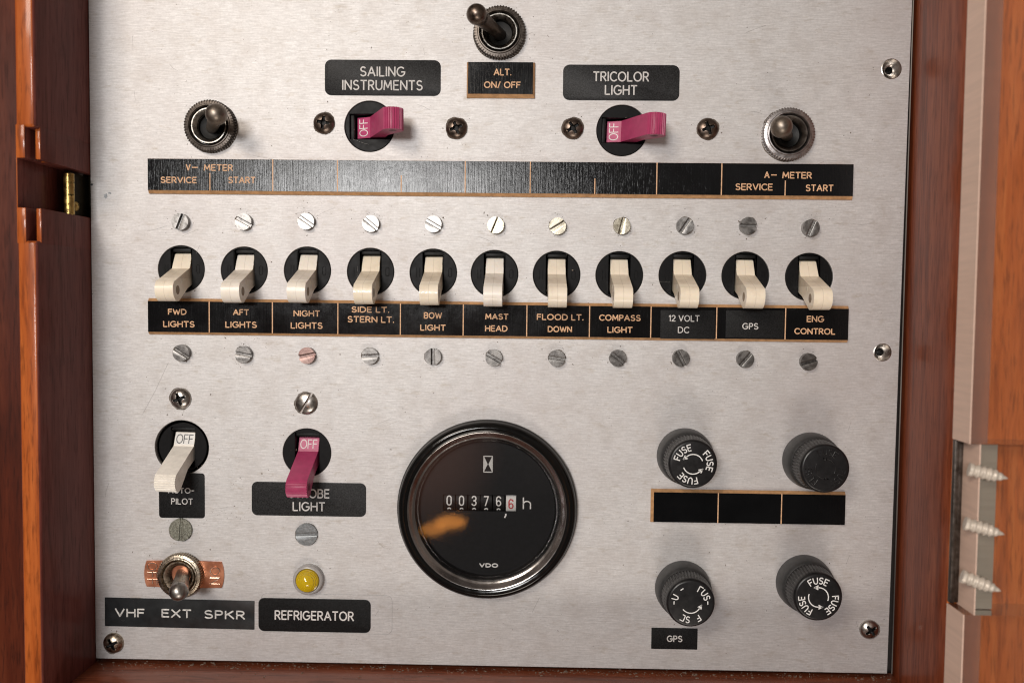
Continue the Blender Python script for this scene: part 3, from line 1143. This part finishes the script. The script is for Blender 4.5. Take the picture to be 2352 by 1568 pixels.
g = 'dark cross-head screws beside the magenta breakers'
pr2 = screw_thing(pan_head(3.25, 1.9, None), 'cross_head_screw', MAT['bronze'], BR[0][3], BR[0][0], BR[0][1], BR[0][2], g)
for px, py, ang, lab in BR[1:]:
    o = pr2.copy()
    COL.objects.link(o)
    c = at(px, py, 1)
    place(o, (c.x, c.y, 0), math.radians(ang))
    o['label'] = lab
screw_thing(pan_head(3.3, 1.9, None), 'cross_head_screw', MAT['screw_steel'], 'polished steel cross-head screw above the off-white breaker', 412.6, 915.7, 22)
screw_thing(cheese_head(3.5, .9, .75, .7, None, .55), 'domed_screw', MAT['screw_steel'], 'domed slotted screw above the STROBE LIGHT breaker', 702, 926.5, 60)
screw_thing(cheese_head(3.5, .7, .55, .35, None), 'tarnished_screw', MAT['tarnish'], 'green tarnished flat screw under the autopilot label', 413.3, 1217, 86)
screw_thing(cheese_head(3.4, .9, .75, .45, None), 'zinc_screw', MAT['zinc'], 'dull grey slotted screw under the STROBE LIGHT label', 703, 1227.4, 2)
screw_thing(pan_head(3.2, 1.9, None), 'cross_head_screw', MAT['brassy'], 'brassy cross-head screw in the bottom left corner of the aluminium panel', 258, 1478, 28)
screw_thing(pan_head(3.0, 1.8, None), 'cross_head_screw', MAT['screw_steel'], 'silvery steel cross-head screw in the bottom right corner of the panel', 1999, 1446.6, 38)


# ------------------------------------------------------------------ engraved laminate labels
def laminate(name, label, x0, x1, y0, y1, bev, texts, lines, facemat, th=1.5, tr=.17):
    c, w, h = box_px(x0, x1, y0, y1, th)
    root = thing(name, label, 'label', (c.x, c.y, 0))
    bt, bb, bl, br = bev
    bm = bmesh.new()
    lo = [(-w / 2 - bl, -h / 2 - bb), (w / 2 + br, -h / 2 - bb), (w / 2 + br, h / 2 + bt), (-w / 2 - bl, h / 2 + bt)]
    hi = [(-w / 2, -h / 2), (w / 2, -h / 2), (w / 2, h / 2), (-w / 2, h / 2)]
    rings = [[bm.verts.new((x, y, z)) for x, y in ring] for ring, z in ((lo, .0), (lo, th * .35), (hi, th - .12))]
    for a_, b_ in zip(rings[:-1], rings[1:]):
        for k in range(4):
            bm.faces.new((a_[k], a_[(k + 1) % 4], b_[(k + 1) % 4], b_[k]))
    bm.faces.new(rings[-1])
    bm.faces.new(rings[0])
    finish(bm, 'core', MAT['tan'], root, flat=True)
    bm = bmesh.new()
    add_prism(bm, hi, th - .13, th, 0)
    finish(bm, 'face', facemat, root, flat=True)
    st = []
    for (s, tx0, tx1, ty0, ty1) in texts:
        tc_, tw, thh = box_px(tx0, tx1, ty0, ty1, th)
        st += text_strokes(s, tc_.x - c.x, tc_.y - c.y, tw - 2 * tr, thh - 2 * tr)
    if st:
        strokes_obj('lettering', st, tr, th, MAT['tan_text'], root, .3)
    ls = []
    for (lx, full, ly) in lines:
        ym = y0 + (y1 - y0) * .5 + (lx - (x0 + x1) / 2) * .0121
        p = at(lx, ym, th)
        lxx = p.x - c.x
        top = h / 2 if full else (at(lx, ly, th).y - c.y)
        ls.append([(lxx, -h / 2 + .05), (lxx, top - .05)])
    if ls:
        strokes_obj('divider', ls, .16, th, MAT['tan_text'], root, .25)
    return root, c


laminate('engraved_strip', 'long black engraved label strip with V-METER and A-METER at its ends', 333.2, 1953.5, 371, 443.5, (.18, .95, .12, .2),
         [('V', 426.7, 438, 377, 392.5), ('_', 440.5, 455, 377, 392.5), ('METER', 468, 535, 377.5, 393), ('SERVICE', 368.6, 452, 406, 421), ('START', 524, 587, 406, 421.5),
          ('A', 1755.5, 1768, 394, 409.5), ('_', 1770.7, 1784.5, 394, 410), ('METER', 1797, 1865, 395, 410.5), ('SERVICE', 1689, 1775, 421.5, 437.5), ('START', 1850.5, 1914.5, 424, 440)],
         [(482, 0, 398), (626.5, 1, 0), (775, 1, 0), (921.6, 0, 403), (1068.5, 1, 0), (1218, 1, 0), (1366.5, 0, 410.6), (1508.6, 1, 0), (1657.5, 1, 0), (1804, 0, 415)], MAT['label'])
s2, c2 = laminate('engraved_strip', 'long black engraved label strip naming the eleven cream breakers from FWD LIGHTS on', 333.7, 1942.5, 700, 771.3, (.85, .75, .1, .15),
                  [('FWD', 385.7, 428.4, 709, 723), ('LIGHTS', 374.6, 447, 737, 751.5), ('AFT', 535, 572, 710, 724), ('LIGHTS', 517.4, 590, 738, 753),
                   ('NIGHT', 674, 735, 712.5, 727), ('LIGHTS', 667.6, 741, 740, 755), ('SIDE LT.', 807, 894.4, 704, 718), ('STERN LT.', 798, 905.5, 726, 741),
                   ('BOW', 973.4, 1015.4, 717, 732), ('LIGHT', 965, 1024, 745, 759.5), ('MAST', 1114.5, 1168, 720, 734), ('HEAD', 1114, 1166, 747, 761.5),
                   ('FLOOD LT.', 1233, 1340.6, 721, 735.5), ('DOWN', 1258, 1314, 748.7, 763), ('COMPASS', 1376, 1471.7, 722.5, 737), ('LIGHT', 1395, 1453, 750, 764.5),
                   ('ENG', 1853, 1893, 725, 740), ('CONTROL', 1824.5, 1918.6, 753.5, 768)],
                  [(480.5, 1, 0), (625.6, 1, 0), (776, 1, 0), (919.6, 1, 0), (1064, 1, 0), (1210, 1, 0), (1354, 1, 0), (1495, 1, 0), (1646, 1, 0), (1804, 1, 0)], MAT['label_flat'])
laminate('blank_strip', 'short blank black label strip of three cells between the fuse holders', 1501, 1941, 1133, 1201.5, (.75, .25, .75, .15), [],
         [(1649.4, 1, 0), (1795, 1, 0)], MAT['label_flat'])
laminate('engraved_plate', 'small black plate engraved ALT. ON/OFF under the top toggle switch', 1075, 1224, 143, 216, (.12, .95, .45, .6),
         [('ALT.', 1134, 1175, 158, 174), ('ON/ OFF', 1111.5, 1196, 187.5, 203)], [], MAT['label'], 1.6)


# ------------------------------------------------------------------ stickers
def sticker(label, x0, x1, y0, y1, rad, texts, mat, ink, tr, h0=0.0, name='sticker', th=.15, rot=0.0, gap=.27, raise_=.35):
    c, w, h = box_px(x0, x1, y0, y1, h0 + th)
    root = thing(name, label, 'label', (c.x, c.y, h0), rot)
    bm = bmesh.new()
    add_prism(bm, round_rect(w, h, rad, 6), 0.005, th, .05)
    finish(bm, 'sheet', mat, root)
    st = []
    for (s, tx0, tx1, ty0, ty1) in texts:
        tc_, tw, thh = box_px(tx0, tx1, ty0, ty1, h0 + th)
        st += text_strokes(s, tc_.x - c.x, tc_.y - c.y, tw - 2 * tr, thh - 2 * tr, 0, gap)
    strokes_obj('lettering', st, tr, th, ink, root, raise_)
    return root


SK, SI = MAT['sticker'], MAT['silver_ink']
sticker('black rounded sticker reading SAILING INSTRUMENTS', 746, 1012, 138, 220, 1.9, [('SAILING', 826.6, 930.7, 153, 176.5), ('INSTRUMENTS', 785.6, 971, 184, 208)], SK, SI, .21)
sticker('black rounded sticker reading TRICOLOR LIGHT', 1293, 1560.5, 149.5, 231, 1.9, [('TRICOLOR', 1362, 1491, 164.6, 188), ('LIGHT', 1389, 1464, 195.5, 219)], SK, SI, .21)
sticker('small squarish black sticker reading AUTO-PILOT', 365, 470, 1086, 1189, .9, [('AUTO-', 386, 446.5, 1119.6, 1132.5), ('PILOT', 393, 443, 1143.7, 1158)], MAT['sticker_dark'], SI, .14)
sticker('black rounded sticker reading STROBE LIGHT behind the magenta handle', 578, 840.5, 1107.5, 1184.5, 1.7, [('STROBE', 662, 757, 1122, 1143.5), ('LIGHT', 672, 747, 1152, 1173.5)], SK, SI, .20)
sticker('black rounded sticker reading REFRIGERATOR', 593.5, 851, 1374.5, 1450.5, 1.7, [('REFRIGERATOR', 630.7, 813, 1402, 1424)], MAT['sticker_dark'], MAT['white_ink'], .22, raise_=.8)
sticker('small rectangular black sticker reading GPS under the lower left fuse', 1496, 1602, 1441.5, 1490, .12, [('GPS', 1531.6, 1567.6, 1458.5, 1473.5)], MAT['sticker_dark'], SI, .17, raise_=.7)
sticker('thin black sticker reading 12 VOLT DC on the breaker strip', 1517, 1642, 712.5, 778, .12, [('12 VOLT', 1536, 1607, 723.5, 738.5), ('DC', 1557, 1583, 750, 765)], MAT['sticker_dark'], SI, .14, 1.502, th=.1)
sticker('thin black sticker reading GPS on the breaker strip', 1667, 1800, 713, 776, .12, [('GPS', 1705, 1742, 741.7, 756.5)], MAT['sticker_dark'], SI, .15, 1.502, th=.1)
sticker('shiny black embossed tape reading VHF EXT SPKR', 240.5, 584, 1375, 1441, .12, [('VHF', 263.8, 332.6, 1397, 1417), ('EXT', 371, 440, 1398, 1418), ('SPKR', 468.7, 563, 1400, 1420.5)],
        MAT['tape'], MAT['tape_text'], .24, name='embossed_tape', rot=-.006, raise_=.8)
c, w, h = box_px(600, 900.5, 1364, 1453, .0)
bm = bmesh.new()
pts = round_rect(w, h, 1.8, 6)
rs = strokes_obj('glue_outline', [[(p[0], p[1]) for p in pts] + [pts[0]]], .035, .0, MAT['zinc'], None, .3)
place(rs, (c.x, c.y, 0))
rs['label'] = 'faint rounded glue outline left by an old sticker around REFRIGERATOR'
rs['category'] = 'glue mark'
bm.free()

# ------------------------------------------------------------------ hour meter
c = at(1119.5, 1166, 0)
hm = thing('hour_meter', 'round black hour meter with chrome rim showing 00376 and a red 6', 'hour meter', (c.x, c.y, 0))
bm = bmesh.new()
add_lathe(bm, [(27.0, -1), (27.0, .4), (27.3, 1.0), (27.3, 2.0), (26.9, 2.5), (26.9, 3.0), (26.5, 4.2), (25.7, 4.9), (24.8, 5.0), (23.9, 4.6)], 160)
finish(bm, 'bezel', MAT['chrome_dark'], hm, 50)
bm = bmesh.new()
add_lathe(bm, [(23.9, 4.6), (23.6, 4.55), (23.35, 4.1), (22.9, 3.9), (22.6, 3.3), (22.2, 3.2), (21.5, 2.7), (20.9, 2.3), (20.6, 1.6), (20.4, .2)], 160)
finish(bm, 'inner_ring', MAT['chrome'], hm, 60)
bm = bmesh.new()
add_lathe(bm, [(0, 3.2), (12, 3.15), (22.2, 2.95)], 96)
finish(bm, 'glass', MAT['glass'], hm)
wx0, wy0 = loc(c, 1017.3, 1172, .4)
wx1, wy1 = loc(c, 1186.7, 1137, .4)
dl = mesh_obj(holed_mesh('dial', [circle_pts(0, 0, 21, 96), [(wx0, wy0), (wx1, wy0), (wx1, wy1), (wx0, wy1)]], -.4, .4, 0), 'dial', MAT['dial'], hm, 30)
DR = 5.0
wym = (wy0 + wy1) / 2
xs = [479.5, 570.5, 662.5, 751.5, 843]
step = (xs[4] - xs[0]) / 4 * .3125
digs = ['0', '0', '3', '7', '6', '6']
for k in range(6):
    px = 882 + (xs[k] if k < 5 else 934) * .3125
    x, y = loc(c, px, 1151, -.6)
    wd = .5 * step / 7.6 - .08 if k < 5 else 1.55
    bm = bmesh.new()
    add_lathe(bm, [(0, -wd), (DR - .1, -wd), (DR, -wd + .1), (DR, wd - .1), (DR - .1, wd), (0, wd)], 64, rotm=Matrix.Rotation(PI / 2, 3, 'Y'), off=(x, wym, -DR - .2))
    wh = finish(bm, 'digit_wheel', MAT['drum'] if k < 5 else MAT['drum_white'], hm)
    hgt, wdt = 2.75, 1.25
    yo = .45 if k < 5 else -.35
    st = text_strokes(digs[k], x, wym + yo, wdt, hgt)
    nx = {'0': '1', '3': '4', '7': '8', '6': '7'}
    if k < 5:
        st += [arc(x, wym - 2.35, .45, .45, 160, 20, 6)]
    strokes_obj('numeral', st, .19, -.2, MAT['white_ink'] if k < 5 else MAT['digit_red'], wh, .3, lambda X, Y: -((Y - wym) ** 2) / (2 * DR))
st = []
sx, sy = loc(c, 1121, 1065.5, .4)
hw, hh = 1.28, 2.42
strokes_obj('hourglass_frame', [[(sx - hw, sy - hh), (sx + hw, sy - hh), (sx + hw, sy + hh), (sx - hw, sy + hh), (sx - hw, sy - hh)]], .17, .4, MAT['silver_ink'], dl, .3)
bm = bmesh.new()
for s in (1, -1):
    vv = [(sx + s * hw * .9, sy - hh * .9), (sx + s * hw * .9, sy + hh * .9), (sx + s * .12, sy)]
    add_prism(bm, vv, .39, .43)
finish(bm, 'hourglass_mark', MAT['silver_ink'], dl, flat=True)


def dtext(s, x0, x1, y0, y1, r):
    tc_, tw, th_ = box_px(x0, x1, y0, y1, .4)
    return text_strokes(s, tc_.x - c.x, tc_.y - c.y, tw - 2 * r, th_ - 2 * r, 0, .3)


strokes_obj('hour_letter', dtext('h', 1200.7, 1220, 1141, 1169, .19), .19, .4, MAT['white_ink'], dl, .3)
strokes_obj('lettering', dtext('VDO', 1100.7, 1144, 1292.5, 1302.5, .17), .17, .4, MAT['white_ink'], dl, .3)
cx_, cy_ = loc(c, 1161, 1182, .4)
strokes_obj('comma', [[(cx_ + .1, cy_ + .3), (cx_ + .12, cy_), (cx_ - .2, cy_ - .75)]], .22, .4, MAT['white_ink'], dl, .3)
st = [[(loc(c, x, y, .0)[0], loc(c, x, y, .0)[1]) for y in (1146, 1152)] for x in (1186.0,)]

# ------------------------------------------------------------------ indicator lamp
c = at(710.6, 1327)
il = thing('indicator_lamp', 'round amber indicator lamp in a grey collar above the REFRIGERATOR sticker', 'indicator lamp', (c.x, c.y, 0))
bm = bmesh.new()
add_lathe(bm, [(4.55, 0), (4.55, 2.0), (4.2, 2.4), (3.75, 2.5), (3.6, 2.2), (3.55, .2), (0, .2)], 64)
finish(bm, 'collar', MAT['collar'], il, 40)
bm = bmesh.new()
pr_ = [(3.5, .4), (3.5, 2.6), (3.35, 2.9), (3.2, 2.95), (3.15, 3.3), (2.9, 3.45), (2.8, 3.8), (2.45, 4.0), (2.35, 4.3), (2.0, 4.5), (1.3, 4.95), (.6, 5.2), (0, 5.25)]
add_lathe(bm, pr_, 64)
finish(bm, 'lens', MAT['amber'], il, 30)


# ------------------------------------------------------------------ fuse holders
def fuse_marks(mode, rot):
    st = []
    words = [rot, rot - 120, rot - 240]
    for k, a in enumerate(words):
        s = arc_strokes('FUSE', 0, 0, 4.85, 1.75, a, 66)
        if mode == 'worn':
            s = [q for j, q in enumerate(s) if (j + k * 2) % 3 != 0 and random.random() < .9]
        st += s
    for a in (rot - 55, rot - 235):
        if mode == 'worn' and a == rot - 55:
            continue
        arcp = [(2.85 * math.cos(math.radians(a + d)), 2.85 * math.sin(math.radians(a + d))) for d in range(-55, 60, 8)]
        st.append(arcp)
        e = Vector(arcp[-1])
        tdir = (Vector(arcp[-1]) - Vector(arcp[-2])).normalized()
        nd = Vector((-tdir.y, tdir.x))
        for f in (1.0, .6, .2):
            st.append([tuple(e - nd * .55 * f), tuple(e + tdir * 1.0 * (1.15 - f * .2)), tuple(e + nd * .55 * f), tuple(e - nd * .55 * f)])
    return st


HF = 13.6
FUSES = [(1592, 1065.6, 132, 'white', 'black fuse holder with crisp white FUSE lettering above the left end of the blank strip'),
         (1896, 1076, 84, 'black', 'black fuse holder with unpainted embossed cap above the right end of the blank strip'),
         (1587, 1385, 150, 'worn', 'black fuse holder with worn flaking FUSE lettering above the small GPS sticker'),
         (1880, 1371, 92, 'white', 'black fuse holder with clear white FUSE lettering nearest the bottom right screw')]
for px, py, rot, mode, lab in FUSES:
    c = at(px, py, HF)
    root = thing('fuse_holder', lab, 'fuse holder', (c.x, c.y, 0), 0, 'fuse holders around the blank strip')
    bm = bmesh.new()
    add_lathe(bm, [(8.45, 0), (8.45, .8), (8.3, 2.6), (8.05, 4.6), (7.7, 5.6), (7.3, 5.9), (6.5, 5.9)], 96)
    finish(bm, 'collar', MAT['fuse_base'], root, 35)
    bm = bmesh.new()
    add_lathe(bm, [(6.7, 5.7), (7.35, 6.2), (7.45, 6.6), (7.3, 10.4), (7.1, 10.9), (7.05, 12.8), (6.85, 13.3), (6.5, 13.55), (6.2, 13.6), (0, 13.6)], knurl=48, kdepth=.32, kpts=(2, 3))
    cap = finish(bm, 'cap', MAT['fuse'], root, 35)
    strokes_obj('lettering', fuse_marks(mode, rot), .15 if mode != 'worn' else .14, HF, MAT['fuse'] if mode == 'black' else MAT['fuse_ink'], cap, .3 if mode != 'black' else .7)

# ------------------------------------------------------------------ acrylic door folded back on the right
Z0, Z1 = HR + .25, HR + 9.0
xa = (at(2224, 10, Z0).x + at(2194, 918, Z0).x + at(2163, 1560, Z0).x) / 3
yh1, yh0 = at(2215, 1007, Z0).y, at(2185, 1384, Z0).y
door = thing('acrylic_door', 'clear acrylic door with sawn edge folded open on the right', 'door', (xa, 0, 0))
bm = bmesh.new()
rec = 2.6
add_box(bm, .3, 60, yh1, YT + 5, Z0, Z1)
add_box(bm, rec + .3, 60, yh0 + .01, yh1 - .01, Z0 + .003, Z1 - .003)
add_box(bm, .3, 60, YLO - 5, yh0, Z0, Z1)
finish(bm, 'pane', MAT['acrylic'], door, flat=True)
bm = bmesh.new()
add_box(bm, 0, .28, yh1, YT + 4.9, Z0 + .02, Z1 + .01)
add_box(bm, rec, rec + .28, yh0, yh1, Z0 + .02, Z1 + .01)
add_box(bm, 0, .28, YLO - 4.9, yh0, Z0 + .02, Z1 + .01)
finish(bm, 'sawn_edge', MAT['frost'], door, flat=True)
bm = bmesh.new()
add_box(bm, .4, 4.6, yh1 + .1, YT + 4.8, Z1 - .5, Z1 - .3)  # refraction of the sawn edge, painted as a hazy strip inside the pane
add_box(bm, .4, 4.6, YLO - 4.8, yh0 - .1, Z1 - .5, Z1 - .3)
finish(bm, 'refraction_band', MAT['band'], door, flat=True)
bm = bmesh.new()
add_box(bm, rec + .4, rec + 6.6, yh0 + .2, yh1 - .2, Z0 + .4, Z0 + 4.6)  # grey-green band beside the hinge recess, built as a hazy box
finish(bm, 'hinge_band', MAT['grey_band'], door, flat=True)
bm = bmesh.new()
add_box(bm, rec - 1.5, rec - .05, yh0 + .4, yh1 - .2, Z0 - .2, Z0 + .9, .15)
add_box(bm, rec - 2.4, rec - 1.25, yh0 + .4, yh1 - .2, Z0 - .2, Z0 + 1.3, .1)
finish(bm, 'hinge_leaf', MAT['nickel_nut'], door)
for (hx, hy, tx, ty) in ((2225, 1077, 2315.7, 1098.5), (2216, 1200.6, 2308, 1227), (2209, 1322, 2300, 1357)):
    a_, b_ = at(hx, hy, Z1 - .6), at(tx, ty, Z1 + 1.7)
    d = b_ - a_
    L = d.length
    q = Vector((0, 0, 1)).rotation_difference(d.normalized()).to_matrix()
    prof = [(0, 0), (1.7, 0)]
    n = 60
    for k in range(1, n):
        s = k / n
        env = 1.7 if s < .55 else 1.7 * (1 - ((s - .55) / .45) ** 1.6)
        thr = .30 * (0.5 + .5 * math.cos(2 * PI * s * L / 1.35)) * (0 if s < .1 else 1)
        prof.append((max(.03, env - thr * (env / 1.5)), s * L))
    prof.append((0, L))
    bm = bmesh.new()
    add_lathe(bm, prof, 32, rotm=q, off=(a_.x - xa, a_.y, Z1 - .6))
    finish(bm, 'screw', MAT['screw_clear'], door, 40)

# ------------------------------------------------------------------ grime flakes on the plate, thickest round the screws
bm = bmesh.new()
rnd = random.Random(11)
spots = [(x, y, 3.0, 10) for x, y, _ in TOP] + [(x, y, 3.0, 8) for x, y, _ in BOT] + [(743, 282, 4, 10), (1048, 294, 4, 10), (1316, 294, 4, 7), (1626, 295, 4, 7), (412, 915, 4, 14), (702, 926, 4, 6), (413, 1217, 4, 6), (258, 1478, 4, 6), (486, 292, 9, 14), (1147, 78, 9, 10), (580, 815, 4, 26), (545, 790, 4, 16), (500, 1125, 7, 20), (545, 1120, 8, 16), (419, 1317, 9, 16), (660, 1130, 12, 10), (850, 100, 12, 20), (720, 230, 12, 16)]
todo = []
for px, py, rad, n in spots:
    c_ = at(px, py)
    for k in range(n):
        a = rnd.uniform(0, 2 * PI)
        r = rad * (1 + abs(rnd.gauss(0, .28)))
        todo.append((c_.x + r * math.cos(a), c_.y + r * math.sin(a)))
for k in range(420):
    todo.append((rnd.uniform(XL + 2, XRB - 2), rnd.uniform(YB + 2, YT - 2)))
for x, y in todo:
    s0 = rnd.uniform(.05, .16) if rnd.random() < .85 else rnd.uniform(.16, .32)
    st_ = rnd.uniform(.5, 1.6)
    an = rnd.uniform(0, PI)
    pts = []
    for k in range(7):
        a = 2 * PI * k / 7
        r = s0 * rnd.uniform(.4, 1.15)
        u, v = r * st_ * math.cos(a), r * math.sin(a) / st_
        pts.append((x + u * math.cos(an) - v * math.sin(an), y + u * math.sin(an) + v * math.cos(an)))
    add_prism(bm, pts, .003, .02)
# crescents of oxide and painted gap shadow where the screw heads and nuts meet the plate
rings = [(x, y, 2.5) for x, y, _ in TOP + BOT] + [(b[0], b[1], 3.25) for b in BR] + [(412.6, 915.7, 3.3), (702, 926.5, 3.5), (413.3, 1217, 3.5), (703, 1227.4, 3.4), (258, 1478, 3.2), (1999, 1446.6, 3.0), (1147.5, 78, 7.7), (486, 292, 7.7), (1808, 310, 7.7), (419, 1317, 6.8)]
for px, py, R in rings:
    c_ = at(px, py, .5)
    a0 = rnd.uniform(0, 2 * PI)
    for k in range(rnd.choice((2, 3))):
        a1 = a0 + rnd.uniform(.6, 2.2)
        n = 10
        inn = [(c_.x + (R - .15) * math.cos(a0 + (a1 - a0) * j / n), c_.y + (R - .15) * math.sin(a0 + (a1 - a0) * j / n)) for j in range(n + 1)]
        out = []
        for j in range(n + 1):
            t_ = j / n
            rr = R + rnd.uniform(.06, .30) * math.sin(PI * t_) ** .5 + .02
            out.append((c_.x + rr * math.cos(a0 + (a1 - a0) * t_), c_.y + rr * math.sin(a0 + (a1 - a0) * t_)))
        add_prism(bm, inn + out[::-1], .002, .022)
        a0 = a1 + rnd.uniform(.15, .9)
gr = finish(bm, 'grime_and_gap_shade', MAT['grime_and_gap_shade'], pan, flat=True)
gr['kind'] = 'stuff'

# ------------------------------------------------------------------ dust on the ledge
bm = bmesh.new()
rnd = random.Random(4)
for k in range(900):
    x = rnd.uniform(XL, XR)
    z = abs(rnd.gauss(0, 1.6)) + rnd.uniform(-2, .5) if rnd.random() < .85 else rnd.uniform(0, 9)
    if x < XL + 14 and rnd.random() < .5:
        z = abs(rnd.gauss(0, 5))
    s = rnd.uniform(.04, .13) if rnd.random() < .8 else rnd.uniform(.13, .3)
    y = YB - 1.2 + s * .3
    bmesh.ops.create_icosphere(bm, subdivisions=1, radius=s, matrix=Matrix.Translation((x, y, z)) @ Matrix.Diagonal((rnd.uniform(.6, 2.4), .7, rnd.uniform(.5, 1.6), 1)))
o = finish(bm, 'dust', MAT['dust'], None, flat=True)
place(o, (0, 0, 0))
o['kind'] = 'stuff'
o['label'] = 'grey dust and crumbs on the ledge under the aluminium panel'
o['category'] = 'dust'
